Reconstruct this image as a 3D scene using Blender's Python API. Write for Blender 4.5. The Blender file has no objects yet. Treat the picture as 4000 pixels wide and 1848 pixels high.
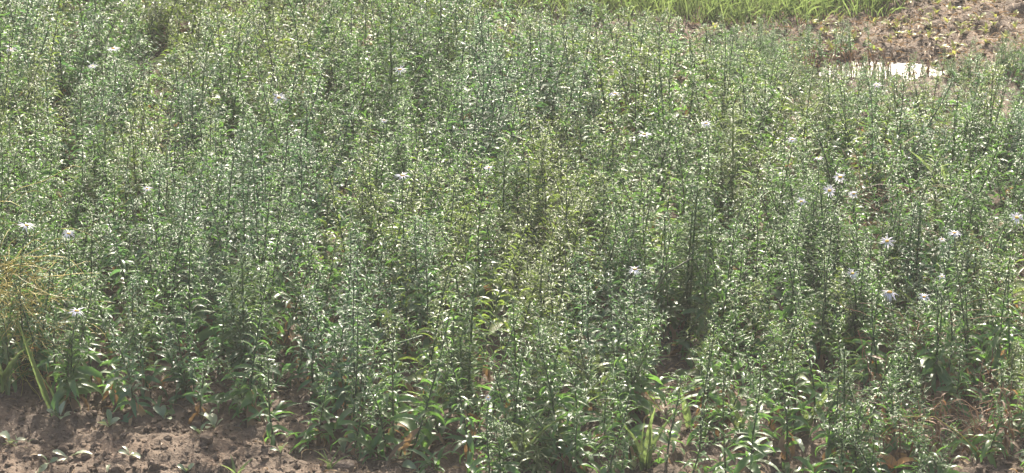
import bpy, math, random
import numpy as np
from mathutils import Matrix, Vector

R = math.radians
rng = np.random.default_rng(11)
random.seed(11)
scene = bpy.context.scene
col = scene.collection

# ------------------------------------------------------------------ camera
PITCH, HFOV, DIST = R(22.0), R(15.5), 11.0
CAM_H = DIST * math.sin(PITCH)
cam_d = bpy.data.cameras.new('camera')
cam_d.sensor_fit = 'HORIZONTAL'
cam_d.angle = HFOV
cam_d.clip_end = 1000
cam = bpy.data.objects.new('camera', cam_d)
cam.location = (0, 0, CAM_H)
cam.rotation_euler = (R(90) - PITCH, 0, 0)
col.objects.link(cam)
scene.camera = cam

# ------------------------------------------------------------------ sky, sun, exposure
SUN_EL, SUN_AZ = R(37), R(7)            # azimuth measured from +Y towards +X
world = bpy.data.worlds.new('World')
scene.world = world
world.use_nodes = True
wn = world.node_tree
sky = wn.nodes.new('ShaderNodeTexSky')
sky.sky_type = 'NISHITA'
sky.sun_disc = False
sky.sun_elevation = SUN_EL
sky.sun_rotation = SUN_AZ
sky.dust_density = 6.0
sky.ozone_density = 0.4
bgn = wn.nodes['Background']
bgn.inputs['Strength'].default_value = 0.15
wn.links.new(sky.outputs[0], bgn.inputs['Color'])
sun_d = bpy.data.lights.new('sun', 'SUN')
sun_d.energy = 5.0
sun_d.angle = R(0.53)
sun_d.color = (1.0, 0.93, 0.79)
sun = bpy.data.objects.new('sun', sun_d)
sun_vec = Vector((math.sin(SUN_AZ) * math.cos(SUN_EL), math.cos(SUN_AZ) * math.cos(SUN_EL), math.sin(SUN_EL)))
sun.rotation_euler = sun_vec.to_track_quat('Z', 'Y').to_euler()
sun.location = (0, 20, 20)
col.objects.link(sun)
scene.view_settings.view_transform = 'Standard'
scene.view_settings.look = 'None'
scene.view_settings.gamma = 1
scene.view_settings.exposure = 1.36
scene.render.engine = 'CYCLES'
scene.cycles.max_bounces = 8
scene.cycles.transmission_bounces = 6

# ------------------------------------------------------------------ pixel -> place
FPX = 2000 / math.tan(HFOV / 2)
def at(u, v, z=0.0):
    """the point at height z that the photo pixel (u, v) looks at"""
    x = (u - 2000) / FPX; y = (924 - v) / FPX
    d = np.array([x, math.cos(PITCH) + y * math.sin(PITCH), -math.sin(PITCH) + y * math.cos(PITCH)])
    t = (z - CAM_H) / d[2]
    return float(d[0] * t), float(d[1] * t)
def pix(x, y, z=0.0):
    dx, dy, dz = x, y, z - CAM_H
    f = dy * math.cos(PITCH) - dz * math.sin(PITCH)
    up = dy * math.sin(PITCH) + dz * math.cos(PITCH)
    return 2000 + FPX * dx / f, 924 - FPX * up / f

# ------------------------------------------------------------------ noise and terrain
_lat = np.random.default_rng(5).random((256, 256))
def vnoise(x, y):
    xi = np.floor(x).astype(int); yi = np.floor(y).astype(int)
    fx = x - xi; fy = y - yi
    fx = fx * fx * (3 - 2 * fx); fy = fy * fy * (3 - 2 * fy)
    g = lambda i, j: _lat[i & 255, j & 255]
    return (g(xi, yi) * (1 - fx) + g(xi + 1, yi) * fx) * (1 - fy) + (g(xi, yi + 1) * (1 - fx) + g(xi + 1, yi + 1) * fx) * fy - 0.5
PUD = at(3455, 266)
PUD_A, PUD_B = 0.27, 0.12
def ground_z(x, y):
    x = np.asarray(x, float); y = np.asarray(y, float)
    z = 0.09 * vnoise(x * 0.9 + 7, y * 0.9 + 3)
    z = z + 0.035 * vnoise(x * 4.1, y * 4.1) + 0.026 * vnoise(x * 11 + 5, y * 11)
    z = z + 0.04 * np.maximum(vnoise(x * 24, y * 24 + 9), -0.05) + 0.03 * np.maximum(vnoise(x * 47, y * 47), -0.02)
    fade = np.clip((30 - np.hypot(x, y - 10)) / 15, 0, 1)
    z = z * fade
    d = np.hypot((x - PUD[0]) / PUD_A, (y - PUD[1]) / PUD_B) + 0.25 * vnoise(x * 9, y * 9)
    k = np.clip((1.7 - d) / 1.0, 0, 1); k = k * k * (3 - 2 * k)
    return z * (1 - k) + (-0.012 - 0.02 * np.clip(1.2 - d, 0, 1)) * k

# ------------------------------------------------------------------ materials
def new_mat(name):
    m = bpy.data.materials.new(name); m.use_nodes = True
    nt = m.node_tree
    return m, nt, nt.nodes, nt.links, nt.nodes['Principled BSDF'], nt.nodes['Material Output']
def mathn(N, L, op, a, b=None):
    n = N.new('ShaderNodeMath'); n.operation = op
    for i, v in enumerate((a, b)):
        if v is None: continue
        if isinstance(v, (int, float)): n.inputs[i].default_value = v
        else: L.new(v, n.inputs[i])
    return n.outputs[0]
def leaf_mat(name, dark, mid, light, transl=(0.16, 0.24, 0.04), tw=0.35, rough=0.38, spec=0.5, patch=True):
    m, nt, N, L, P, O = new_mat(name)
    geo = N.new('ShaderNodeNewGeometry'); oi = N.new('ShaderNodeObjectInfo')
    s = mathn(N, L, 'FRACT', mathn(N, L, 'ADD', geo.outputs['Random Per Island'], oi.outputs['Random']))
    dust = mathn(N, L, 'FRACT', mathn(N, L, 'MULTIPLY', s, 37.7))
    if patch:
        nz = N.new('ShaderNodeTexNoise'); nz.inputs['Scale'].default_value = 1.7; nz.inputs['Detail'].default_value = 2
        L.new(geo.outputs['Position'], nz.inputs['Vector'])
        s = mathn(N, L, 'ADD', mathn(N, L, 'MULTIPLY', s, 0.62), mathn(N, L, 'MULTIPLY', mathn(N, L, 'SUBTRACT', nz.outputs['Fac'], 0.3), 0.95))
    ramp = N.new('ShaderNodeValToRGB')
    e = ramp.color_ramp.elements
    e[0].position = 0.05; e[0].color = (*dark, 1)
    e[1].position = 0.95; e[1].color = (*light, 1)
    k = e.new(0.5); k.color = (*mid, 1)
    L.new(s, ramp.inputs[0])
    # fine blotches along the blade
    n2 = N.new('ShaderNodeTexNoise'); n2.inputs['Scale'].default_value = 140
    L.new(geo.outputs['Position'], n2.inputs['Vector'])
    hsv = N.new('ShaderNodeHueSaturation')
    L.new(ramp.outputs[0], hsv.inputs['Color'])
    L.new(mathn(N, L, 'ADD', mathn(N, L, 'MULTIPLY', n2.outputs['Fac'], 0.5), 0.75), hsv.inputs['Value'])
    L.new(hsv.outputs[0], P.inputs['Base Color'])
    L.new(mathn(N, L, 'ADD', mathn(N, L, 'ADD', mathn(N, L, 'MULTIPLY', n2.outputs['Fac'], 0.2), rough - 0.15), mathn(N, L, 'MULTIPLY', dust, 0.24)), P.inputs['Roughness'])
    P.inputs['Specular IOR Level'].default_value = spec
    tr = N.new('ShaderNodeBsdfTranslucent')
    mc = N.new('ShaderNodeMix'); mc.data_type = 'RGBA'; mc.blend_type = 'MIX'
    mc.inputs[0].default_value = 0.55
    L.new(hsv.outputs[0], mc.inputs[6]); mc.inputs[7].default_value = (*transl, 1)
    L.new(mc.outputs[2], tr.inputs['Color'])
    mx = N.new('ShaderNodeMixShader'); mx.inputs[0].default_value = tw
    L.new(P.outputs[0], mx.inputs[1]); L.new(tr.outputs[0], mx.inputs[2])
    L.new(mx.outputs[0], O.inputs['Surface'])
    return m
M = {}
M['leaf'] = leaf_mat('aster_leaf', (0.036, 0.094, 0.032), (0.062, 0.138, 0.038), (0.105, 0.18, 0.046), transl=(0.17, 0.35, 0.05), tw=0.48, rough=0.35, spec=0.7)
M['leaf_cool'] = leaf_mat('aster_leaf_bluish', (0.034, 0.088, 0.044), (0.054, 0.122, 0.056), (0.085, 0.16, 0.066), transl=(0.14, 0.31, 0.075), tw=0.46, rough=0.35, spec=0.7)
M['leaf_warm'] = leaf_mat('aster_leaf_yellowish', (0.06, 0.108, 0.03), (0.1, 0.155, 0.038), (0.16, 0.2, 0.05), transl=(0.25, 0.36, 0.05), tw=0.48, rough=0.35, spec=0.7)
M['stem'] = leaf_mat('aster_stem', (0.025, 0.05, 0.018), (0.04, 0.07, 0.025), (0.08, 0.08, 0.035), tw=0.05, rough=0.5)
M['deadleaf'] = leaf_mat('dead_leaf', (0.07, 0.045, 0.025), (0.16, 0.10, 0.05), (0.28, 0.19, 0.09), transl=(0.35, 0.2, 0.07), tw=0.3, rough=0.6, patch=False)
M['horseweed'] = leaf_mat('horseweed_leaf', (0.03, 0.07, 0.03), (0.045, 0.095, 0.036), (0.07, 0.12, 0.045), tw=0.35, rough=0.6, spec=0.25)
M['lime'] = leaf_mat('lime_blade', (0.085, 0.13, 0.045), (0.11, 0.16, 0.055), (0.15, 0.19, 0.07), transl=(0.24, 0.33, 0.09), tw=0.5, rough=0.4, patch=False)
M['pale'] = leaf_mat('pale_seedling_leaf', (0.11, 0.16, 0.075), (0.16, 0.2, 0.105), (0.22, 0.25, 0.14), transl=(0.25, 0.32, 0.1), tw=0.25, rough=0.3, spec=0.6, patch=False)
M['yellowgreen'] = leaf_mat('yellow_seedling_leaf', (0.14, 0.18, 0.04), (0.22, 0.25, 0.06), (0.3, 0.3, 0.09), transl=(0.4, 0.42, 0.08), tw=0.4, patch=False)
M['straw'] = leaf_mat('dry_straw', (0.28, 0.23, 0.055), (0.42, 0.35, 0.09), (0.54, 0.46, 0.14), transl=(0.52, 0.44, 0.09), tw=0.3, rough=0.45, patch=False)
M['brown'] = leaf_mat('dry_brown', (0.09, 0.05, 0.025), (0.17, 0.095, 0.048), (0.28, 0.165, 0.085), transl=(0.3, 0.13, 0.04), tw=0.25, rough=0.55, patch=False)
M['orange'] = leaf_mat('dry_orange_leaf', (0.28, 0.13, 0.04), (0.4, 0.2, 0.07), (0.5, 0.27, 0.1), transl=(0.6, 0.28, 0.08), tw=0.45, rough=0.5, patch=False)
M['petal'] = leaf_mat('aster_petal', (0.62, 0.59, 0.7), (0.68, 0.65, 0.75), (0.75, 0.72, 0.79), transl=(0.8, 0.79, 0.82), tw=0.45, rough=0.5, patch=False)
M['disc'] = leaf_mat('flower_disc', (0.45, 0.25, 0.03), (0.6, 0.36, 0.05), (0.7, 0.46, 0.08), transl=(0.6, 0.3, 0.03), tw=0.1, rough=0.6, patch=False)
M['lilac'] = leaf_mat('aster_petal_lilac', (0.6, 0.58, 0.68), (0.68, 0.66, 0.75), (0.76, 0.74, 0.8), transl=(0.7, 0.66, 0.78), tw=0.4, rough=0.5, patch=False)

def soil_mat(name, k=1.0, rough=0.85):
    m, nt, N, L, P, O = new_mat(name)
    geo = N.new('ShaderNodeNewGeometry')
    n1 = N.new('ShaderNodeTexNoise'); n1.inputs['Scale'].default_value = 6; n1.inputs['Detail'].default_value = 8; n1.inputs['Roughness'].default_value = 0.65
    n2 = N.new('ShaderNodeTexNoise'); n2.inputs['Scale'].default_value = 130; n2.inputs['Detail'].default_value = 5
    for n in (n1, n2): L.new(geo.outputs['Position'], n.inputs['Vector'])
    ramp = N.new('ShaderNodeValToRGB'); e = ramp.color_ramp.elements
    e[0].position = 0.28; e[0].color = (0.042 * k, 0.027 * k, 0.017 * k, 1)
    e[1].position = 0.75; e[1].color = (0.165 * k, 0.107 * k, 0.067 * k, 1)
    q = e.new(0.5); q.color = (0.08 * k, 0.052 * k, 0.033 * k, 1)
    L.new(mathn(N, L, 'ADD', mathn(N, L, 'MULTIPLY', n1.outputs['Fac'], 0.6), mathn(N, L, 'MULTIPLY', n2.outputs['Fac'], 0.4)), ramp.inputs[0])
    L.new(ramp.outputs[0], P.inputs['Base Color'])
    P.inputs['Roughness'].default_value = rough
    P.inputs['Specular IOR Level'].default_value = 0.35
    b = N.new('ShaderNodeBump'); b.inputs['Strength'].default_value = 0.9; b.inputs['Distance'].default_value = 0.006
    L.new(n2.outputs['Fac'], b.inputs['Height']); L.new(b.outputs[0], P.inputs['Normal'])
    return m
M['soil'] = soil_mat('soil')
M['clod'] = soil_mat('soil_clod', 1.05)
M['stone'] = soil_mat('grey_brown_stone', 1.3, 0.6)
m, nt, N, L, P, O = new_mat('puddle_water')
P.inputs['Base Color'].default_value = (0.05, 0.04, 0.03, 1)
P.inputs['Roughness'].default_value = 0.3
P.inputs['IOR'].default_value = 1.33
wz = N.new('ShaderNodeTexNoise'); wz.inputs['Scale'].default_value = 30
bp = N.new('ShaderNodeBump'); bp.inputs['Strength'].default_value = 0.15; bp.inputs['Distance'].default_value = 0.004
L.new(wz.outputs['Fac'], bp.inputs['Height']); L.new(bp.outputs[0], P.inputs['Normal'])
M['water'] = m

# ------------------------------------------------------------------ mesh helpers
class MB:
    def __init__(self): self.v = []; self.f = []; self.n = 0
    def add(self, v, f):
        v = np.asarray(v, float); self.v.append(v)
        self.f.extend([tuple(i + self.n for i in q) for q in f]); self.n += len(v)
    def mesh(self, name, mat):
        me = bpy.data.meshes.new(name)
        v = np.concatenate(self.v)
        me.from_pydata(v.tolist(), [], self.f)
        me.polygons.foreach_set('use_smooth', np.ones(len(self.f), bool))
        me.materials.append(M[mat]); me.update()
        return me
def link(name, me, parent=None, mtx=None):
    o = bpy.data.objects.new(name, me); col.objects.link(o)
    if parent is not None: o.parent = parent
    if mtx is not None: o.matrix_basis = mtx
    return o
def tag(o, label=None, cat=None, group=None, kind=None):
    if label: o['label'] = label
    if cat: o['category'] = cat
    if group: o['group'] = group
    if kind: o['kind'] = kind
    return o
def empty(name, loc, rz=0.0, **kw):
    o = bpy.data.objects.new(name, None); col.objects.link(o)
    o.empty_display_size = 0.02
    o.location = loc; o.rotation_euler = (0, 0, rz)
    return tag(o, **kw)
def tube(pts, rad, sides=4):
    pts = np.asarray(pts, float); n = len(pts)
    rad = np.broadcast_to(np.asarray(rad, float), (n,))
    t = np.gradient(pts, axis=0); t /= np.linalg.norm(t, axis=1)[:, None] + 1e-9
    ref = np.array([0.31, 0.95, 0.1]) if abs(t[0][2]) > 0.6 else np.array([0.1, 0.05, 1.0])
    a = np.cross(t, ref); a /= np.linalg.norm(a, axis=1)[:, None] + 1e-9
    b = np.cross(t, a)
    V = []
    for i in range(n):
        for k in range(sides):
            q = 2 * math.pi * k / sides
            V.append(pts[i] + rad[i] * (math.cos(q) * a[i] + math.sin(q) * b[i]))
    F = []
    for i in range(n - 1):
        for k in range(sides):
            k2 = (k + 1) % sides
            F.append((i * sides + k, i * sides + k2, (i + 1) * sides + k2, (i + 1) * sides + k))
    F.append(tuple(range((n - 1) * sides, n * sides)))
    return V, F
def rot(az, el, roll=0.0):
    """leaf frame: blade along local +Y, upper face +Z"""
    return np.array(Matrix.Rotation(az, 3, 'Z') @ Matrix.Rotation(el, 3, 'X') @ Matrix.Rotation(roll, 3, 'Y'))
def blade(a0=0.15, arch=1.1, fold=0.25, prof='lance', twist=0.0, n=5, wave=0.0):
    """unit-length, unit-width leaf; rows of three points with a raised-edge fold along the midrib"""
    V = []; F = []
    y = z = 0.0
    ts = np.linspace(0, 1, n)
    for i, t in enumerate(ts):
        ang = a0 - arch * t
        if i:
            y += math.cos(ang) / (n - 1); z += math.sin(ang) / (n - 1)
        if prof == 'lance': w = 0.5 * (math.sin(math.pi * min(1, t ** 0.8 * 0.93 + 0.05)) ** 0.9) + 0.03
        elif prof == 'spoon': w = 0.5 * (0.12 + 0.88 * max(0, math.sin(math.pi * max(0, t - 0.25) / 0.85)) ** 0.7 if t > 0.25 else 0.14)
        else: w = 0.5 * (1 - t ** 2.2) * (0.65 + 0.35 * min(1, t * 4)) + 0.01
        if i == n - 1: w = 0.02 if prof != 'spoon' else 0.22
        tw = twist * t
        wz = wave * math.sin(t * 9)
        nx, nz = math.cos(tw), math.sin(tw)
        ny_, nz_ = -math.sin(ang), math.cos(ang)
        for sgn in (-1, 0, 1):
            dx = sgn * w * nx
            dn = (abs(sgn) * fold * w + sgn * w * nz) * 0.16 + wz * sgn * 0.05
            V.append((dx, y + ny_ * dn, z + nz_ * dn))
    for i in range(n - 1):
        for k in range(2):
            p = i * 3 + k
            F.append((p, p + 1, p + 4, p + 3))
    return np.array(V), F
LANCE = [blade(0.25 + 0.1 * i, 0.9 + 0.28 * i, 0.5, 'lance', (-0.5, 0.4, 0.9, -0.9, 0.2, 0.0)[i], 5) for i in range(6)]
LINEAR = [blade(0.2, 0.5 + 0.35 * i, 0.5, 'lance', 0.3 * (i - 1), 4) for i in range(4)]
SPOON = [blade(0.2 + 0.15 * i, 0.6 + 0.45 * i, 0.8, 'spoon', 0.3 * (i - 1), 6, 0.4) for i in range(3)]
GRASS = [blade(0.3, 0.2 + 0.5 * i, 0.6, 'grass', 0.5 * (i - 1), 6) for i in range(3)]
def put(mb, tpl, loc, az, el, roll, ln, wd):
    V, F = tpl
    S = V * np.array([wd, ln, ln])
    mb.add(S @ rot(az, el, roll).T + np.asarray(loc), F)
def leaf_matrix(loc, az, el, roll, ln, wd):
    m3 = Matrix(rot(az, el, roll).tolist()).to_4x4()
    return Matrix.Translation(loc) @ m3 @ Matrix.Diagonal((wd, ln, ln, 1))
U = lambda a, b: float(rng.uniform(a, b))

# ------------------------------------------------------------------ the setting: soil, puddle
def axis(c0, c1, step, far):
    core = np.arange(c0, c1 + 1e-6, step)
    ext = []; d = step
    p = 0.0
    while p < far:
        d *= 1.35; p += d; ext.append(p)
    ext = np.array(ext)
    return np.concatenate([c0 - ext[::-1], core, c1 + ext])
xs = axis(-2.05, 2.05, 0.014, 250); ys = axis(8.1, 13.4, 0.016, 250)
gx, gy = np.meshgrid(xs, ys, indexing='ij')
gz = ground_z(gx, gy)
nx, ny = gx.shape
gv = np.stack([gx, gy, gz], -1).reshape(-1, 3)
idx = np.arange(nx * ny).reshape(nx, ny)
gf = np.stack([idx[:-1, :-1], idx[1:, :-1], idx[1:, 1:], idx[:-1, 1:]], -1).reshape(-1, 4)
gm = bpy.data.meshes.new('soil_ground')
gm.vertices.add(len(gv)); gm.vertices.foreach_set('co', gv.ravel())
gm.loops.add(gf.size); gm.loops.foreach_set('vertex_index', gf.ravel())
gm.polygons.add(len(gf)); gm.polygons.foreach_set('loop_start', np.arange(0, gf.size, 4)); gm.polygons.foreach_set('loop_total', np.full(len(gf), 4))
gm.polygons.foreach_set('use_smooth', np.ones(len(gf), bool))
gm.update(calc_edges=True); gm.materials.append(M['soil'])
tag(link('soil_ground', gm), 'bare brown crumbly garden soil under the plants', kind='structure')

mb = MB()
V = [(0, 0, 0)]; F = []
for k in range(40):
    q = 2 * math.pi * k / 40
    V.append((PUD_A * 1.25 * math.cos(q), PUD_B * 1.25 * math.sin(q), 0))
    F.append((0, 1 + k, 1 + (k + 1) % 40))
mb.add(V, F)
pud = link('puddle', mb.mesh('puddle', 'water'))
pud.location = (PUD[0], PUD[1], -0.016)
tag(pud, 'shiny white puddle of water on the bare soil', kind='structure')

# crumbs of soil
def lump(r, sub=1, flat=0.7, jit=0.3):
    import bmesh
    bm = bmesh.new(); bmesh.ops.create_icosphere(bm, subdivisions=sub, radius=1)
    V = np.array([v.co[:] for v in bm.verts]); F = [tuple(v.index for v in f.verts) for f in bm.faces]
    bm.free()
    V = V * (1 + jit * (rng.random((len(V), 1)) - 0.5) * 2) * np.array([1, U(0.7, 1), flat]) * r
    return V, F
LUMPS = [lump(1, 1) for _ in range(10)]
def soil_open(x, y):
    u, v = pix(x, y)
    if v > 1480 and u < 1700: return 1.0
    if u > 3200 and v > 1350: return 1.0
    if u > 2500 and v < 330: return 0.7
    return 0.15
mb = MB()
while mb.n < 42 * 6500:
    x, y = U(-1.9, 1.9), U(8.2, 13.2)
    if rng.random() > soil_open(x, y): continue
    r = 0.0025 + 0.011 * rng.random() ** 4
    V, F = LUMPS[rng.integers(10)]
    a = U(0, 6.28); c, s = math.cos(a), math.sin(a)
    P_ = V @ np.array([[c, s, 0], [-s, c, 0], [0, 0, 1]]) * r
    mb.add(P_ + np.array([x, y, float(ground_z(x, y)) + r * 0.2]), F)
me = mb.mesh('soil_crumbs', 'clod'); me.polygons.foreach_set('use_smooth', np.zeros(len(me.polygons), bool))
tag(link('soil_crumbs', me), 'loose crumbs of brown soil scattered on the ground', 'soil crumbs', kind='stuff')
# straw and dead leaf litter
mb = MB()
for _ in range(7500):
    x, y = U(-1.9, 1.9), U(8.2, 13.2)
    o_ = soil_open(x, y)
    u, v = pix(x, y)
    if u < 1200 and v > 1560: o_ = 0.25
    elif v > 1400: o_ = 1.0
    if rng.random() > max(o_, 0.4): continue
    z = float(ground_z(x, y)) + U(0.002, 0.012)
    if rng.random() < 0.6:
        l = U(0.015, 0.07); a = U(0, 6.28); pts = [(x + math.cos(a + 0.5 * t) * l * t, y + math.sin(a + 0.5 * t) * l * t, z + 0.012 * math.sin(3 * t) * U(0, 1)) for t in (0, 0.35, 0.7, 1)]
        mb.add(*tube(pts, U(0.0006, 0.0014), 3))
    else:
        put(mb, LANCE[rng.integers(6)], (x, y, z), U(0, 6.28), U(-0.1, 0.3), U(-0.6, 0.6), U(0.02, 0.05), U(0.005, 0.011))
for _ in range(2600):
    u, v = U(2700, 4100), U(-80, 260)
    x, y = at(u, v)
    z = float(ground_z(x, y)) + U(0.002, 0.01)
    put(mb, LINEAR[rng.integers(4)], (x, y, z), U(0, 6.28), U(-0.1, 0.9), U(-0.6, 0.6), U(0.015, 0.05), U(0.002, 0.005))
tag(link('dry_litter', mb.mesh('dry_litter', 'deadleaf')), 'dry brown straw and dead leaf scraps littering the soil', 'litter', kind='stuff')

# ------------------------------------------------------------------ the aster shoots: a library of stems
def make_shoot(h, seed):
    """returns stem mesh, a list of leaves (template set, index, loc, az, el, roll, length, width, dead)"""
    g = np.random.default_rng(seed); u = lambda a, b: float(g.uniform(a, b))
    lean = u(0.02, 0.16) * h; la = u(0, 6.28); bend = u(-0.04, 0.04) * h
    def P(t):
        return np.array([math.cos(la) * lean * t * t + bend * math.sin(t * 5), math.sin(la) * lean * t * t + bend * math.cos(t * 4) - bend, h * t])
    ts = np.linspace(0, 1, 9)
    mb = MB(); mb.add(*tube([P(t) for t in ts], 0.0025 * (1 - 0.76 * ts) + 0.0004, 5))
    leaves = []
    n = int((36 + h * 78) * u(0.65, 1.1)); lf = u(0.75, 1.3)
    az = u(0, 6.28)
    for i in range(n):
        t = 0.07 + 0.91 * (i + u(-0.3, 0.3)) / n
        t = min(max(t, 0.04), 0.995)
        az += 2.4 + u(-0.4, 0.4)
        ln = (0.085 * (1 - t) ** 1.7 + 0.0135) * u(0.55, 1.35) * lf
        wd = ln * (u(0.15, 0.24) if t < 0.4 else u(0.12, 0.18))
        el = 0.1 + 0.6 * t + u(-0.6, 0.6)
        dead = t < 0.22 and g.random() < 0.45
        if dead: el = u(-1.2, -0.3)
        leaves.append(('L', int(g.integers(6)), P(t), az, el, u(-0.7, 0.7), ln, wd, dead))
    # fine side twigs in the upper half, with small narrow leaves
    for k in range(int(g.integers(6, 12))):
        t0 = u(0.3, 0.95); a = u(0, 6.28); l = u(0.05, 0.13) * (1.25 - t0); p0 = P(t0)
        q = [p0 + np.array([math.cos(a) * l * s * 0.75, math.sin(a) * l * s * 0.75, l * (0.7 * s + 0.3 * s * s)]) for s in (0, 0.4, 0.75, 1)]
        mb.add(*tube(q, [0.0011, 0.0009, 0.0007, 0.0005], 3))
        for j in range(int(g.integers(8, 13))):
            s = u(0.15, 1.0); b = p0 + (q[-1] - p0) * s
            leaves.append(('N', int(g.integers(4)), b, u(0, 6.28), u(0.1, 0.9), u(-0.6, 0.6), u(0.010, 0.024), u(0.0018, 0.0031), False))
    # tight tuft at the tip
    for j in range(7):
        leaves.append(('N', int(g.integers(4)), P(0.99), u(0, 6.28), u(0.5, 1.2), 0, u(0.012, 0.022), u(0.002, 0.003), False))
    return mb.mesh('stem', 'stem'), leaves, P(1.0)
def foliage_mesh(leaves, dead=False):
    mb = MB()
    for (k, i, loc, az, el, roll, ln, wd, d) in leaves:
        if d == dead: put(mb, (LANCE if k == 'L' else LINEAR)[i], loc, az, el, roll, ln, wd)
    return mb.mesh('foliage', 'deadleaf' if dead else 'leaf') if mb.n else None
HS = [0.22, 0.28, 0.33, 0.37, 0.41, 0.45, 0.49]
SHOOTS = []
for hi, h in enumerate(HS):
    for k in range(6):
        st, lv, tip = make_shoot(h * U(0.95, 1.05), 100 + hi * 10 + k)
        SHOOTS.append(dict(h=h, stem=st, leaves=lv, tip=tip, fol=foliage_mesh(lv), dead=foliage_mesh(lv, True)))
def blade_mesh(tpl, name, mat):
    mb = MB(); mb.add(*tpl); return mb.mesh(name, mat)
LEAFM = {('L', i, False): blade_mesh(t, 'leaf', 'leaf') for i, t in enumerate(LANCE)}
LEAFM.update({('L', i, True): blade_mesh(t, 'dead_leaf', 'deadleaf') for i, t in enumerate(LANCE)})
LEAFM.update({('N', i, False): blade_mesh(t, 'leaf', 'leaf') for i, t in enumerate(LINEAR)})
# basal tufts
def basal_list(seed):
    g = np.random.default_rng(seed); out = []
    for j in range(int(g.integers(9, 15))):
        ln = float(g.uniform(0.045, 0.10))
        out.append(('L', int(g.integers(6)), (float(g.normal(0, 0.02)), float(g.normal(0, 0.02)), 0.008), float(g.uniform(0, 6.28)), float(g.uniform(0.25, 1.0)), float(g.uniform(-0.4, 0.4)), ln, ln * float(g.uniform(0.11, 0.18)), False))
    return out
BASAL = [basal_list(500 + k) for k in range(10)]
BASALM = [foliage_mesh(b) for b in BASAL]

# flower pieces
def petal_mesh(i, mat):
    V, F = blade(0.12, (0.3, 0.7, 1.1)[i], 0.3, 'grass', 0.2 * (i - 1), 4)
    mb = MB(); mb.add(V, F); return mb.mesh('petal', mat)
PETALS = {m_: [petal_mesh(i, m_) for i in range(3)] for m_ in ('petal', 'lilac')}
mb = MB()
V, F = lump(1, 2, 0.5, 0.05); mb.add(V, F)
DISC = mb.mesh('disc', 'disc')
mb = MB()
for k in range(10): put(mb, LINEAR[0], (0, 0, -0.004), k * 0.628, 0.25, 0, 0.009, 0.003)
CALYX = mb.mesh('calyx', 'leaf')
def add_flower(parent, loc, tilt_az, tilt, d=0.044, mat='petal', droop=0.0, npet=17):
    """loc in the frame of the parent plant; tilt leans the face from straight up towards tilt_az"""
    m_ = Matrix.Translation(loc) @ Matrix.Rotation(tilt_az, 4, 'Z') @ Matrix.Rotation(-tilt, 4, 'X')
    fl = bpy.data.objects.new('flower', DISC); col.objects.link(fl); fl.parent = parent
    fl.matrix_basis = m_ @ Matrix.Diagonal((d * 0.13, d * 0.13, d * 0.13, 1))
    k = 1 / (d * 0.13)
    for j in range(npet):
        if rng.random() < 0.08: continue
        az = 2 * math.pi * j / npet + U(-0.12, 0.12)
        el = U(-0.05, 0.4) - droop * U(0.6, 1.2)
        loc_ = (Matrix.Rotation(az, 4, 'Z') @ Vector((0, d * 0.09, 0))) * k
        link('petal', PETALS[mat][rng.integers(3)], fl, leaf_matrix(loc_, az, el, U(-0.4, 0.4), d * 0.42 * U(0.8, 1.1) * k, d * 0.07 * U(0.8, 1.15) * k))
    c = link('calyx', CALYX, fl); c.matrix_basis = Matrix.Diagonal((k, k, k, 1))
    return fl

def add_shoot(plant, sh, loc, rz, sc, tilt=(0.0, 0.0), split=False, tint='leaf'):
    st = link('stem', sh['stem'], plant, Matrix.Translation(loc) @ Matrix.Rotation(tilt[0], 4, 'X') @ Matrix.Rotation(tilt[1], 4, 'Y') @ Matrix.Rotation(rz, 4, 'Z') @ Matrix.Scale(sc, 4))
    if split:
        small = [l for l in sh['leaves'] if l[6] < 0.03]
        for l in sh['leaves']:
            if l[6] >= 0.03:
                link('dead_leaf' if l[8] else 'leaf', LEAFM[(l[0], l[1], l[8])], st, leaf_matrix(l[2], *l[3:8]))
        key = 'small_fol'
        if key not in sh: sh[key] = foliage_mesh(small)
        tag(link('small_foliage', sh[key], st), kind='stuff')
    else:
        fo = tag(link('foliage', sh['fol'], st), kind='stuff')
        if tint != 'leaf':
            fo.material_slots[0].link = 'OBJECT'; fo.material_slots[0].material = M[tint]
        if sh['dead']: tag(link('dead_foliage', sh['dead'], st), kind='stuff')
    return st
def shoot_of(h):
    i = min(range(len(HS)), key=lambda j: abs(HS[j] - h))
    return SHOOTS[i * 6 + int(rng.integers(6))]

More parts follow.
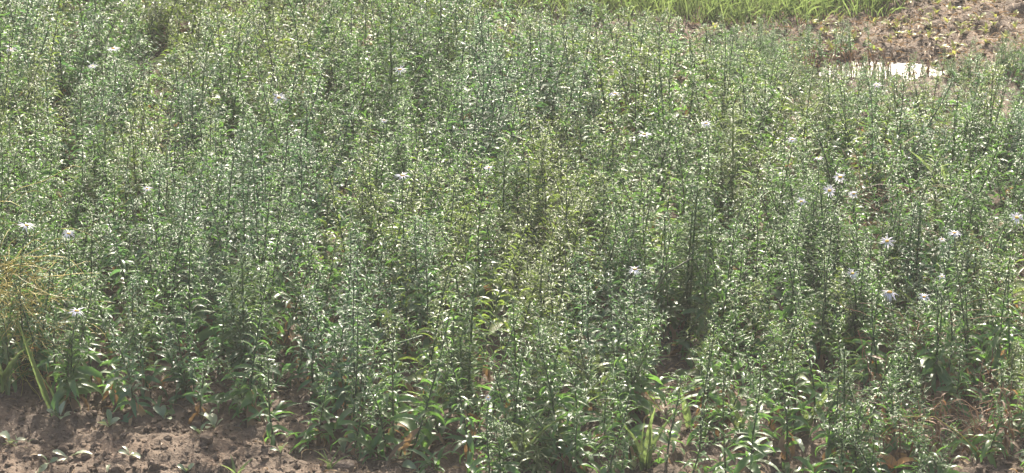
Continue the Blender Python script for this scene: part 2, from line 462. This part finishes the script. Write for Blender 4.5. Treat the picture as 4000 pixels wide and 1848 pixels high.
# where the patch grows: limits in photo pixels of the plants' bases
def front_limit(u):      # lowest base row
    return np.interp(u, [-400, 0, 700, 900, 1200, 1450, 4400], [1540, 1560, 1585, 1640, 1740, 1850, 1930])
def top_limit(u):        # the back edge of the patch as outlined by the plants' tops
    return np.interp(u, [-400, 1500, 2000, 2500, 2850, 3000, 3150, 3700, 4400], [-600, -500, 20, 60, 130, 200, 290, 300, 330])
def density(u, v):
    d = 1.0 if v < 1480 else 0.9
    if u > 3150 and v > 1300: d *= np.interp(u, [3150, 3400, 4000], [1, 0.25, 0.3]) if v > 1380 else 0.6
    if u > 3700 and 800 < v <= 1420: d *= 0.55
    if 150 < u < 950 and 60 < v < 240: d *= 0.3
    if 1000 < u < 1250 and 190 < v < 330: d *= 0.3
    return d
spots = []
tries = 0
while len(spots) < 375 and tries < 60000:
    tries += 1
    y = U(8.15, 13.0); x = U(-1, 1) * (0.136 * y + 0.2)
    gz0 = float(ground_z(x, y))
    u, v = pix(x, y, gz0)
    if v > front_limit(u) + U(-50, 30): continue
    if u < -260 or u > 4260 or v < -120: continue
    if rng.random() > density(u, v): continue
    if u < 330 and v > 1500: continue
    dmin = 0.145
    if any((x - a) ** 2 + (y - b) ** 2 < dmin * dmin for a, b, *_ in spots): continue
    h = float(np.clip(rng.normal(0.38, 0.05), 0.22, 0.5)) * (1 + 0.5 * float(vnoise(np.float64(x * 2.3), np.float64(y * 2.3 + 60))))
    if v < 350 and u < 1900: h *= np.interp(v, [0, 350], [0.62, 0.9])
    if u > 3350 and v > 1300: h *= 0.5
    hm = (v - top_limit(u)) / FPX * 11.9 / math.cos(PITCH)
    if hm < 0.10: continue
    h = min(h, hm * U(0.9, 1.03))
    spots.append((x, y, gz0, h, u, v))
spots.sort(key=lambda s: s[1])
print('clumps', len(spots), 'tries', tries)

# flowers of the photo: (u, v, diameter px, how the face leans, kind)
FLOWERS = [(3282, 692, 62, 0.9, 'droop'), (3240, 745, 58, 0.95, 'open'), (3335, 757, 48, 0.8, 'droop'), (3130, 787, 46, 0.5, 'open'), (3197, 617, 46, -0.1, 'open'),
    (3095, 545, 44, 0.3, 'open'), (3465, 942, 62, 0.75, 'open'), (3972, 850, 64, 0.7, 'open'), (2516, 525, 66, 0.1, 'open'), (1572, 685, 62, 0.15, 'open'),
    (1090, 382, 60, 0.6, 'open'), (268, 912, 58, 0.35, 'open'), (105, 880, 70, 0.1, 'lilac'), (575, 737, 44, 0.2, 'open'), (3728, 910, 60, 0.15, 'open'),
    (3475, 1142, 84, 0.25, 'droop'), (3330, 1068, 56, 0.6, 'lilac'), (3610, 1160, 54, 0.5, 'lilac'), (3680, 1080, 40, 0.3, 'open'), (2480, 1052, 60, 0.4, 'lilac'),
    (300, 1215, 70, 0.2, 'lilac'), (3425, 332, 44, 0.2, 'open'), (1562, 272, 56, 0.2, 'open'), (2402, 365, 52, 0.1, 'lilac'), (2758, 482, 50, 0.1, 'lilac'),
    (362, 258, 44, 0.2, 'open'), (442, 190, 56, 0.1, 'open'), (42, 192, 48, 0.0, 'open'), (1908, 655, 44, 0.1, 'lilac'),
    (3845, 362, 36, 0.1, 'open'), (1907, 1553, 30, 0.8, 'open'), (1500, 470, 34, 0.2, 'lilac'), (3680, 935, 36, 0.2, 'open')]
plants_at = []
def clump(x, y, z, h, u, v, split, name='aster_plant', nst=None):
    pl = empty(name, (x, y, z), 0)
    n = nst or (int(rng.integers(4, 7)) if v < 1400 else int(rng.integers(2, 5)))
    warm = 0.12 + 0.6 * float(np.clip(1 - u / 1500, 0, 1) * np.clip((600 - v) / 500, 0, 1)) + 0.25 * (v > 1100) + 1.2 * float(vnoise(np.float64(x * 1.9 + 40), np.float64(y * 1.9)))
    cool = 0.3 + 1.2 * float(vnoise(np.float64(x * 1.5 + 80), np.float64(y * 1.5 + 20)))
    tint = 'leaf_warm' if rng.random() < warm else ('leaf_cool' if rng.random() < cool else 'leaf')
    for k in range(n):
        r = 0.115 * math.sqrt(rng.random()); a = U(0, 6.28)
        hh = h * U(0.5, 1.08)
        sh = shoot_of(hh)
        add_shoot(pl, sh, (r * math.cos(a), r * math.sin(a), 0), U(0, 6.28), hh / sh['h'], (rng.normal(0, 0.15), rng.normal(0, 0.15) + (0.3 if (u < 1300 and v < 420) else 0.03) + (U(-0.6, 0.6) if rng.random() < 0.07 else 0)), split, tint)
    b = int(rng.integers(10))
    if split:
        for l in BASAL[b]: link('basal_leaf', LEAFM[('L', l[1], False)], pl, leaf_matrix(l[2], *l[3:8]))
    else:
        tag(link('basal_foliage', BASALM[b], pl), kind='stuff')
    return pl
NSPLIT = 26
seen = 0
clumps = []
for i, (x, y, z, h, u, v) in enumerate(spots):
    vis = v < 1960 and -60 < u < 4060
    split = vis and seen < NSPLIT
    seen += split
    pl = clump(x, y, z, h, u, v, split)
    clumps.append((pl, x, y, h, u, v))

# flowering shoots: each its own plant of one or two stems
WHERE = {0: 'with white daisy flower whose petals hang down like a skirt, beside four other blooms', 3: 'with half closed white daisy lowest of the five blooms together', 6: 'with single lilac white daisy facing forward above a brown withered patch',
    7: 'with white daisy leaning outward over sparse brownish growth', 8: 'with flat white daisy standing alone behind the middle of the patch', 9: 'with flat white daisy alone in the dense green middle',
    10: 'with ragged white daisy near a small bare gap at the rear', 11: 'with small white daisy beside the straw coloured tangle', 12: 'with bluish white flower touching the straw coloured tangle', 15: 'with wide drooping white daisy with orange centre, largest bloom',
    20: 'with pale violet flower above the upright bright grass blade', 21: 'with white daisy right in front of the puddle', 30: 'with tiny white daisy low down among front row leaves'}
for i, (u, v, dpx, lean, kind) in enumerate(FLOWERS):
    h = 0.40 + 0.05 * rng.random()
    if v > 1500: h = 0.24
    if u < 700 and v > 1100: h = 0.27
    if u > 3200 and v > 1000: h = 0.26
    if u > 2900 and v < 420: h = 0.2
    if v < 420 and u < 2000: h = 0.32
    x, y = at(u, v, h); z = float(ground_z(x, y)); x, y = at(u, v, z + h)
    mm = 11.0 / FPX * (y / 10.2)
    d = dpx * mm * 1.08
    sh = shoot_of(h - 0.02)
    sc = (h - 0.012) / sh['tip'][2]
    rz = U(0, 6.28)
    tip = Matrix.Rotation(rz, 4, 'Z') @ Vector(sh['tip']) * sc
    pl = empty('flowering_aster', (x - tip.x, y - tip.y, z))
    add_shoot(pl, sh, (0, 0, 0), rz, sc)
    for k in range(2):
        s2 = shoot_of(h * U(0.6, 0.8)); add_shoot(pl, s2, (U(-0.04, 0.04), U(-0.04, 0.04), 0), U(0, 6.28), h * 0.75 / s2['h'])
    a = U(-0.4, 0.4)
    mat = 'lilac' if kind == 'lilac' else 'petal'
    add_flower(pl, (tip.x, tip.y, tip.z + 0.012), math.pi + a, lean, d, mat, 0.7 if kind == 'droop' else 0.05, 22 if kind == 'droop' else 17)
    if i in WHERE: tag(pl, 'aster ' + WHERE[i], 'aster flower', 'asters in flower')
    elif kind == 'lilac': tag(pl, 'aster stem topped by a single pale lilac daisy flower', 'aster flower', 'lilac asters in flower')
    else: tag(pl, 'aster stem topped by a single white daisy flower with yellow centre', 'aster flower', 'white asters in flower')

# ------------------------------------------------------------------ horseweeds: dense dark bottle-brush stems
def make_horseweed(h, seed, mat='horseweed'):
    g = np.random.default_rng(seed); u = lambda a, b: float(g.uniform(a, b))
    mb = MB(); lean = u(-0.05, 0.05)
    P = lambda t: np.array([lean * t * t * h, 0.02 * h * t, h * t])
    ts = np.linspace(0, 1, 8)
    mb.add(*tube([P(t) for t in ts], 0.004 * (1 - 0.7 * ts) + 0.0005, 5))
    st = mb.mesh('stem', mat)
    f = MB()
    for i in range(int(130 * h / 0.45)):
        t = 0.12 + 0.88 * (i / (130 * h / 0.45))
        ln = (0.03 + 0.04 * math.sin(math.pi * min(1, t * 0.8 + 0.15))) * u(0.7, 1.2)
        put(f, LINEAR[int(g.integers(4))], P(min(t, 1)), i * 2.4 + u(-.2, .2), u(0.2, 0.9), u(-.4, .4), ln, ln * 0.085 + 0.001)
    return st, f.mesh('foliage', mat)
HW = [(1830, 1640, 0.42, 'dark needle leaved weed with bushy base in the front row'), (3215, 1230, 0.36, 'dark bushy needle leaved weed near the wide drooping flower'),
      (1530, 610, 0.46, 'tall dark bottle brush weed standing above the rear asters'), (2690, 1330, 0.46, 'dark branching needle leaved weed behind the front row'),
      (1720, 420, 0.34, 'dark needle leaved weed in the shadowed rear clump'), (1790, 400, 0.3, 'smaller dark needle leaved weed in the shadowed rear clump'),
      (1960, 1120, 0.4, 'dark needle leaved weed amid the dense asters'), (420, 900, 0.38, 'dark needle leaved weed close to the straw coloured tangle'),
      (560, 1500, 0.3, 'low dark needle leaved weed at the edge of the bare soil'), (3760, 1330, 0.3, 'dark needle leaved weed on the sparse brownish side'),
      (960, 1480, 0.38, 'broad dark needle leaved weed behind the bare soil'), (3290, 1840, 0.34, 'upright dark needle leaved weed next to the withered brown plant')]
for k, (u, v, h, lab) in enumerate(HW):
    x, y = at(u, v); z = float(ground_z(x, y))
    hw = empty('horseweed', (x, y, z), U(0, 6), label=lab, cat='weed', group='dark needle leaved weeds')
    for j in range(1 + (k % 3 != 2) * 2):
        st, fo = make_horseweed(h * (1 if j == 0 else U(0.6, 0.9)), 900 + k * 5 + j)
        s_ = link('stem', st, hw); s_.location = (0, 0, 0) if j == 0 else (U(-0.06, 0.06), U(-0.05, 0.05), 0)
        tag(link('foliage', fo, s_), kind='stuff')

for k, (u, v, h, lab) in enumerate(((2862, 930, 0.40, 'fresh lime green needle leaved weed among dull asters'), (3650, 1010, 0.3, 'lime green needle leaved weed near the broad bladed grass'), (2120, 1846, 0.14, 'low lime green needle leaved weed at the foot of the front row'),
        (1010, 560, 0.2, 'lime green needle leaved weed near the ragged daisy'), (330, 950, 0.3, 'lime green needle leaved weed behind the straw tangle'))):
    x, y = at(u, v); z = float(ground_z(x, y))
    hw = empty('lime_weed', (x, y, z), U(0, 6), label=lab, cat='weed', group='lime green weeds')
    for j in range(3):
        st, fo = make_horseweed(h * (1 if j == 0 else U(0.5, 0.9)), 990 + k * 5 + j, 'lime')
        s_ = link('stem', st, hw); s_.location = (0, 0, 0) if j == 0 else (U(-0.06, 0.06), U(-0.05, 0.05), 0)
        tag(link('foliage', fo, s_), kind='stuff')

# ------------------------------------------------------------------ pale seedlings on the bare soil
SPOONM = [blade_mesh(t, 'leaf', 'pale') for t in SPOON]
SEED = [(45, 1700, 0.075, 3), (265, 1735, 0.095, 3), (185, 1760, 0.05, 3), (140, 1815, 0.045, 3), (505, 1770, 0.055, 4), (430, 1846, 0.05, 3), (725, 1825, 0.05, 3), (425, 1650, 0.055, 5), (640, 1620, 0.06, 4),
        (235, 1625, 0.07, 5), (840, 1640, 0.075, 5), (1345, 1765, 0.08, 6), (1095, 1775, 0.045, 4), (1560, 1800, 0.075, 6), (1790, 1590, 0.07, 4), (780, 1700, 0.04, 4), (1640, 1846, 0.07, 5),
        (2480, 1846, 0.085, 5), (2630, 1790, 0.09, 5), (3480, 1650, 0.075, 6), (3420, 1700, 0.07, 5), (3800, 1680, 0.075, 5), (3960, 1720, 0.085, 5), (3980, 1800, 0.07, 4), (2950, 1780, 0.07, 5), (3080, 1846, 0.08, 5), (1250, 1640, 0.06, 4)]
for k, (u, v, ln, n) in enumerate(SEED):
    x, y = at(u, v); z = float(ground_z(x, y))
    lab = 'pale green broad leaved seedling on the bare soil' if u < 1000 else ('pale rosette of broad leaves at the foot of the front row' if u < 3300 else 'pale broad leaved rosette on the dry soil beside the withered weed')
    sd = empty('seedling', (x, y, z), 0, label=lab, cat='seedling', group='pale seedlings ' + ('on bare soil' if u < 1000 else 'below the front row' if u < 3300 else 'on dry soil'))
    a0 = U(0, 6)
    for j in range(n):
        l = ln * 0.72 * U(0.6, 1.2)
        link('leaf', SPOONM[rng.integers(3)], sd, leaf_matrix((0, 0, 0.002), a0 + j * 6.28 / n + U(-.7, .7), U(0.1, 1.2), U(-.7, .7), l, l * U(0.3, 0.46)))

# yellowish seedlings on the far soil
YM = [blade_mesh(t, 'leaf', 'yellowgreen') for t in LANCE[:3]]
k = 0
while k < 170:
    u, v = U(2750, 4100), U(-60, 300)
    if v > 130 + (u - 2900) * 0.12 + 40 or (u < 3400 and v < 70): continue
    x, y = at(u, v); z = float(ground_z(x, y))
    sd = empty('yellow_seedling', (x, y, z), 0, label='tiny yellow green seedling on the ploughed soil behind the puddle', cat='seedling', group='seedlings on the ploughed soil')
    for j in range(int(rng.integers(3, 7))):
        l = U(0.014, 0.04)
        link('leaf', YM[rng.integers(3)], sd, leaf_matrix((0, 0, 0.002), U(0, 6.28), U(0.4, 1.3), U(-.4, .4), l, l * U(0.2, 0.35)))
    k += 1

# ------------------------------------------------------------------ bright grass behind the patch
mb = MB()
cnt = 0
while cnt < 13000:
    u, v = U(1500, 3650), U(-260, 120)
    lim = np.interp(u, [1500, 1900, 2500, 2900, 3400, 3650], [0, 35, 75, 95, 50, 0])
    if v > lim + U(-30, 20): continue
    x, y = at(u, v)
    put(mb, GRASS[rng.integers(3)], (x, y, float(ground_z(x, y)) - 0.004), U(0, 6.28), U(0.9, 1.45), U(-.5, .5), U(0.04, 0.11), U(0.0014, 0.0028)); cnt += 1
tag(link('grass', mb.mesh('grass', 'lime')), 'bright lime green grass growing behind the aster patch', 'grass', kind='stuff')

# thin green growth round the puddle and far soil
k = 0
while k < 90:
    u, v = U(2850, 4050), U(150, 380)
    if v < 165 + (u - 2900) * 0.08 or (u > 3680 and v < 300): continue
    if v > 255 and 3130 < u < 3760 and rng.random() < 0.35: continue
    x, y = at(u, v)
    if ((x - PUD[0]) / PUD_A) ** 2 + ((y - PUD[1]) / PUD_B) ** 2 < 1.3: continue
    z = float(ground_z(x, y))
    front = v > 262
    sp = empty('aster_sprout', (x, y, z), 0, label='thin young aster sprout ' + ('in front of' if front else 'growing behind and beside') + ' the puddle', cat='aster plant', group='sprouts round the puddle')
    big = U(0.25, 0.5) if not (front and 3130 < u < 3760) else U(0.2, 0.32)
    for j in range(3):
        sh = SHOOTS[int(rng.integers(12))]
        add_shoot(sp, sh, (U(-.05, .05), U(-.05, .05), 0), U(0, 6.28), big * U(0.7, 1.1))
    k += 1
# dead stalks standing before the puddle
k = 0
for u0, u1, n in ((3140, 3270, 18), (3270, 3490, 34), (3490, 3720, 12)):
    for j in range(n):
        u, v = U(u0, u1), U(296, 325)
        x, y = at(u, v); z = float(ground_z(x, y)); h = U(0.05, 0.13) * (1.0 if u < 3480 else 0.6)
        mb = MB(); l = U(-.25, .25)
        mb.add(*tube([(0, 0, -0.005), (l * h * .3, 0, h * .5), (l * h, 0.01, h)], [0.0022, 0.0018, 0.0012], 4))
        for q in range(3): put(mb, LINEAR[q], (l * h * .5, 0, h * U(.4, .9)), U(0, 6.28), U(-.8, .6), 0, U(0.015, 0.035), 0.003)
        s_ = link('dead_stalk', mb.mesh('dead_stalk', 'brown')); s_.location = (x, y, z)
        tag(s_, 'thin dead brown stalk standing against the bright puddle', 'stalk', 'dead stalks before the puddle')

# ------------------------------------------------------------------ single plants of the foreground
def grass_plant(name, u, v, blades, lab, mat='lime', group=None):
    x, y = at(u, v); z = float(ground_z(x, y))
    g_ = empty(name, (x, y, z), 0, label=lab, cat='grass', group=group)
    for (az, el, roll, ln, wd, tp) in blades:
        link('blade', blade_mesh(GRASS[tp], 'blade', mat), g_, leaf_matrix((U(-.008, .008), U(-.008, .008), 0), az, el, roll, ln, wd))
    return g_
grass_plant('grass_clump', 215, 1590, [(2.4, 1.28, 1.2, 0.29, 0.018, 0), (0.7, 1.1, 0.5, 0.12, 0.01, 1), (4.0, 1.0, 0.2, 0.1, 0.009, 1)], 'tall bright green upright grass blade beside the straw tangle')
grass_plant('grass_clump', 2520, 1846, [(0.5, 1.35, 0.3, 0.2, 0.014, 0), (2.0, 1.2, 0.5, 0.17, 0.013, 1), (3.4, 1.2, 0.2, 0.16, 0.014, 0), (5.2, 1.1, 0.1, 0.19, 0.014, 1), (4.4, 1.3, 0.9, 0.2, 0.012, 0), (1.2, 1.25, 0.4, 0.15, 0.012, 2)], 'yellow green grass clump at the foot of the front row')
grass_plant('grass_clump', 2690, 1700, [(2.2, 1.3, 0.8, 0.13, 0.016, 0), (0.2, 0.9, 0.2, 0.1, 0.01, 1), (4.4, 1.0, 0.4, 0.11, 0.01, 1)], 'small bright green spiky grass tuft behind the pale rosette')
grass_plant('grass_clump', 1290, 1846, [(a, 0.7 + 0.1 * (a % 3), 0.2, 0.07, 0.006, 1) for a in (0.3, 1.2, 2.2, 3.3, 4.4, 5.5)], 'little green grass tuft against the flat stone')
grass_plant('grass_clump', 920, 1846, [(a, 0.9, 0.3, 0.07, 0.01, 1) for a in (0.2, 2.0, 3.7, 5.1)], 'little green grass tuft on the bare soil')
grass_plant('grass_clump', 75, 1710, [(a, 0.5, 0.3, 0.05, 0.004, 1) for a in (0.2, 1.0, 1.9, 3.0, 3.9, 5.1)], 'tiny fine grass tuft by the leftmost seedling on bare soil')
grass_plant('grass_clump', 20, 1520, [(a, 1.1, 0.5, 0.2, 0.011, 1) for a in (0.2, 1.0, 2.9, 3.9, 5.1)], 'yellow green grass clump under the straw tangle')
grass_plant('grass_clump', 3640, 1330, [(a, 0.9 + 0.15 * (a % 2), 0.5, 0.2, 0.02, 1) for a in (0.4, 1.5, 3.2, 4.2, 5.4)], 'broad bladed yellow green grass on the sparse brownish side')
grass_plant('grass_clump', 3700, 860, [(a, 1.1, 0.5, 0.25, 0.018, 1) for a in (0.4, 1.5, 2.7, 4.2, 5.4)], 'broad bladed lime green grass near the outward leaning daisy')
grass_plant('grass_clump', 1540, 480, [(5.4, 0.9, 0.5, 0.2, 0.012, 0), (0.9, 0.9, 0.5, 0.2, 0.014, 0)], 'bright green slanting grass blade in the shadowed rear')
for (u, v) in ((2030, 1846), (2890, 1720), (3160, 1700), (1700, 1640), (2200, 1760), (2850, 1400), (1480, 1300), (2350, 1500)):
    grass_plant('broad_grass', u, v, [(a + U(-.3, .3), U(0.6, 1.2), U(-.4, .4), U(0.12, 0.22), U(0.012, 0.02), 1) for a in (0.4, 1.5, 2.7, 4.2, 5.4)], 'arching broad bladed grass clump among the front asters', group='grass among the front asters')

# straw tangle at the side
def tangle(name, u, v, n, spread, hgt, rad, mat, lab, cat, seg=8, lng=(0.12, 0.3), cz=None):
    x, y = at(u, v); z = float(ground_z(x, y))
    mb = MB()
    for _ in range(n):
        a = U(0, 6.28); el = U(-0.3, 1.0)
        p = np.array([rng.normal(0, spread), rng.normal(0, spread * 0.8), max(0.01, U(0.0, 1) ** 0.8 * hgt)])
        d = np.array([math.cos(a) * math.cos(el), math.sin(a) * math.cos(el), math.sin(el)])
        pts = [p.copy()]; L_ = U(*lng)
        for s in range(seg):
            d = d + rng.normal(0, 0.16, 3) + np.array([0, 0, -0.13]); d /= np.linalg.norm(d)
            p = p + d * L_ / seg; p[2] = max(p[2], 0.004); pts.append(p.copy())
        mb.add(*tube(pts, np.linspace(rad, rad * 0.5, seg + 1), 3))
    o = link(name, mb.mesh(name, mat)); o.location = (x, y, z)
    return tag(o, lab, cat)
tangle('dry_grass_tangle', 100, 1430, 240, 0.042, 0.34, 0.0012, 'straw', 'straw yellow tangle of thin dry grass stems above the bare soil', 'dry grass', lng=(0.06, 0.2))
tangle('dry_grass_tangle', 40, 1230, 45, 0.06, 0.38, 0.0010, 'straw', 'smaller straw yellow tangle of dry stems behind the larger one', 'dry grass')
tangle('withered_weed', 3560, 1800, 80, 0.06, 0.11, 0.0009, 'brown', 'withered brown weed with arching thin stems on dry soil', 'dead weed', lng=(0.06, 0.16))
tangle('withered_weed', 3780, 1720, 80, 0.06, 0.11, 0.0009, 'brown', 'reddish brown withered weed beside pale rosettes on dry soil', 'dead weed', lng=(0.06, 0.16))
tangle('withered_weed', 3440, 1130, 80, 0.035, 0.28, 0.001, 'brown', 'brown withered weed under the lilac white daisy', 'dead weed')
tangle('withered_weed', 3640, 1500, 80, 0.03, 0.17, 0.0013, 'brown', 'upright brown dead stalks below broad yellow green grass', 'dead weed')
for j in range(38):
    u, v = U(3380, 4020), U(1560, 1846)
    x, y = at(u, v); z = float(ground_z(x, y)); h = U(0.06, 0.19)
    mb = MB(); l = U(-.3, .3)
    mb.add(*tube([(0, 0, -0.004), (l * h * .3, 0, h * .5), (l * h, 0.01, h)], [0.002, 0.0016, 0.001], 4))
    for q in range(6): put(mb, LINEAR[q % 4], (l * h * .5, 0, h * U(.3, 1)), U(0, 6.28), U(-1.0, .5), U(-.6, .6), U(0.02, 0.05), U(0.004, 0.01))
    tag(link('dead_stalk', mb.mesh('dead_stalk', 'brown' if j % 3 else 'deadleaf'), None, Matrix.Translation((x, y, z))), 'upright dead brown stalk with shrivelled leaves on the dry soil', 'stalk', 'dead stalks on the dry soil')
# arched dry stem over the withered weed and the curled orange leaf
x, y = at(3560, 1800); z = float(ground_z(x, y))
mb = MB(); mb.add(*tube([(-0.09, -0.02, 0.0), (-0.085, -0.02, 0.07), (-0.03, -0.02, 0.125), (0.05, -0.02, 0.125), (0.12, -0.02, 0.075), (0.17, -0.02, 0.02)], 0.0016, 4))
o = link('bent_stem', mb.mesh('bent_stem', 'straw')); o.location = (x, y, z)
tag(o, 'pale dry stem bent in an arch over the withered weed', 'dry stem')
x, y = at(3490, 1846); z = float(ground_z(x, y))
o = empty('curled_leaf', (x, y, z), 0, label='curled orange dead leaf standing on the dry soil', cat='dead leaf')
for a, r_ in ((0.9, 1.1), (-0.9, -1.0), (0.1, 0.3)):
    link('lobe', blade_mesh(blade(0.2, 1.9, 0.8, 'lance', r_, 7), 'lobe', 'orange'), o, leaf_matrix((0, 0, 0), a + 0.2, 1.45, r_, 0.085, 0.03))
# curved fallen stems among the asters
for (pts, lab) in (([(1430, 1490, .12), (1470, 1400, .2), (1560, 1340, .27), (1650, 1312, .3)], 'curved bare green stem arching between front asters'),
                   ([(2700, 1010, .3), (2600, 1070, .3), (2560, 1140, .25), (2530, 1300, .1)], 'dark forked stem curving out of the needle leaved weed'),
                   ([(2000, 530, .3), (2080, 560, .32), (2190, 620, .3), (2260, 680, .24)], 'dark bent stem lying over the asters in the middle')):
    q = []
    x0, y0 = at(*pts[0])
    for (u, v, zz) in pts:
        f = (v - 924) / FPX
        # keep the stem in one upright plane at the depth of its first point
        xx = (u - 2000) / FPX
        dy = math.cos(PITCH) - f * math.sin(PITCH); dz = -math.sin(PITCH) - f * math.cos(PITCH)
        t = y0 / dy
        q.append((xx * t, y0, CAM_H + dz * t))
    if q[0][2] > q[-1][2]: q = q[::-1]
    gx_, gy_ = q[0][0], q[0][1]
    q = [(gx_ - 0.02, gy_, float(ground_z(gx_ - 0.02, gy_)) - 0.005)] + q      # rooted in the soil
    mb = MB(); mb.add(*tube(q, 0.0028, 5))
    tag(link('curved_stem', mb.mesh('curved_stem', 'stem')), lab, 'stem')

# stones and clods lying on the bare soil
def rock(u, v, size, mat, name, lab, cat, group=None, sharp=0.28):
    x, y = at(u, v); z = float(ground_z(x, y))
    V, F = lump(1, 2, 1.0, sharp * 0.5)
    V = np.sign(V) * np.abs(V) ** 0.7 * np.array(size)
    mb = MB(); mb.add(V, F); me = mb.mesh(name, mat)
    me.polygons.foreach_set('use_smooth', np.zeros(len(me.polygons), bool))
    o = link(name, me); o.location = (x, y, z + size[2] * 0.45); o.rotation_euler = (U(-.1, .1), U(-.1, .1), U(-.3, .3))
    return tag(o, lab, cat, group)
rock(1340, 1835, (0.042, 0.03, 0.022), 'stone', 'stone', 'flat topped grey brown stone on the soil beside the grass tuft', 'stone')
rock(455, 1846, (0.022, 0.02, 0.024), 'clod', 'soil_clod', 'pointed brown clod of soil under a pale seedling', 'clod')
for k in range(26):
    u, v = U(0, 1200), U(1600, 1890)
    if v < 1600 + max(0, u - 700) * 0.35: continue
    s = U(0.008, 0.018)
    rock(u, v, (s, s * U(.7, 1), s * U(.6, .9)), 'clod', 'soil_clod', 'small rough brown clod lying on the bare soil', 'clod', 'clods on the bare soil')

# ------------------------------------------------------------------ labels of the aster clumps, told by the landmark they stand nearest to
MARK = {0: 'the five daisies blooming together', 6: 'the lilac white daisy over brown growth', 7: 'the outward leaning white daisy', 8: 'the lone flat daisy at the rear',
        9: 'the lone flat daisy in mid patch', 10: 'the ragged daisy by the bare gap', 15: 'the wide drooping daisy', 20: 'the violet daisy over the grass blade', 21: 'the daisy before the puddle'}
marks = [(t, *at(FLOWERS[i][0], FLOWERS[i][1], 0.42)) for i, t in MARK.items()]
marks += [(t, *at(u_, v_)) for t, u_, v_ in (('the straw yellow tangle', 100, 1430), ('the bushy dark weed of the front row', 1830, 1640), ('the tall bottle brush weed', 1530, 610),
          ('the branching dark weed', 2690, 1330), ('the dark weeds in the shadowed rear', 1750, 410), ('the dark weed amid the dense asters', 1960, 1120), ('the low dark weed by the bare soil', 560, 1500),
          ('the broad dark weed behind the bare soil', 960, 1480), ('the withered brown weed', 3600, 1780), ('the yellow green grass clump', 2520, 1846), ('the flat topped stone', 1340, 1835),
          ('the lime green grass behind the patch', 2450, 90), ('the bent dark stem', 2130, 900), ('the broad bladed lime grass', 3700, 860), ('the ploughed soil', 2900, 330))]
ORD = ['', 'second ', 'third ', 'fourth ', 'fifth ', 'sixth ', 'seventh ']
near = {}
for c in clumps:
    d, t = min((math.hypot(c[1] - x_, c[2] - y_), t_) for t_, x_, y_ in marks)
    near.setdefault(t, []).append((d, c))
for t, lst in near.items():
    lst.sort(key=lambda q: q[0])
    for k, (d, (pl, x, y, h, u, v)) in enumerate(lst):
        size = 'tall' if h > 0.42 else ('short' if h < 0.3 else 'leafy green')
        if k < 7: tag(pl, size + ' aster clump ' + ORD[k] + 'nearest to ' + t, 'aster plant', 'leafy aster clumps')
        else: tag(pl, size + ' flowerless aster clump farther out around ' + t, 'aster plant', 'leafy aster clumps')

# ------------------------------------------------------------------ added haze volume, standing in partly for veiling lens glare
m, nt, N, L, P, O = new_mat('glare_haze')
N.remove(P)
pv = N.new('ShaderNodeVolumePrincipled')
pv.inputs['Color'].default_value = (0.95, 0.96, 0.95, 1)
pv.inputs['Density'].default_value = 0.0022
pv.inputs['Anisotropy'].default_value = 0.3
L.new(pv.outputs[0], O.inputs['Volume'])
M['haze'] = m
mb = MB()
a, z0, z1 = 600, -1.2, CAM_H + 0.6
mb.add([(-a, -a, z0), (a, -a, z0), (a, a, z0), (-a, a, z0), (-a, -a, z1), (a, -a, z1), (a, a, z1), (-a, a, z1)],
       [(3, 2, 1, 0), (4, 5, 6, 7), (0, 1, 5, 4), (1, 2, 6, 5), (2, 3, 7, 6), (3, 0, 4, 7)])
tag(link('haze', mb.mesh('haze', 'haze')), 'thin pale haze added over the whole field, partly standing in for lens glare', 'haze', kind='stuff')
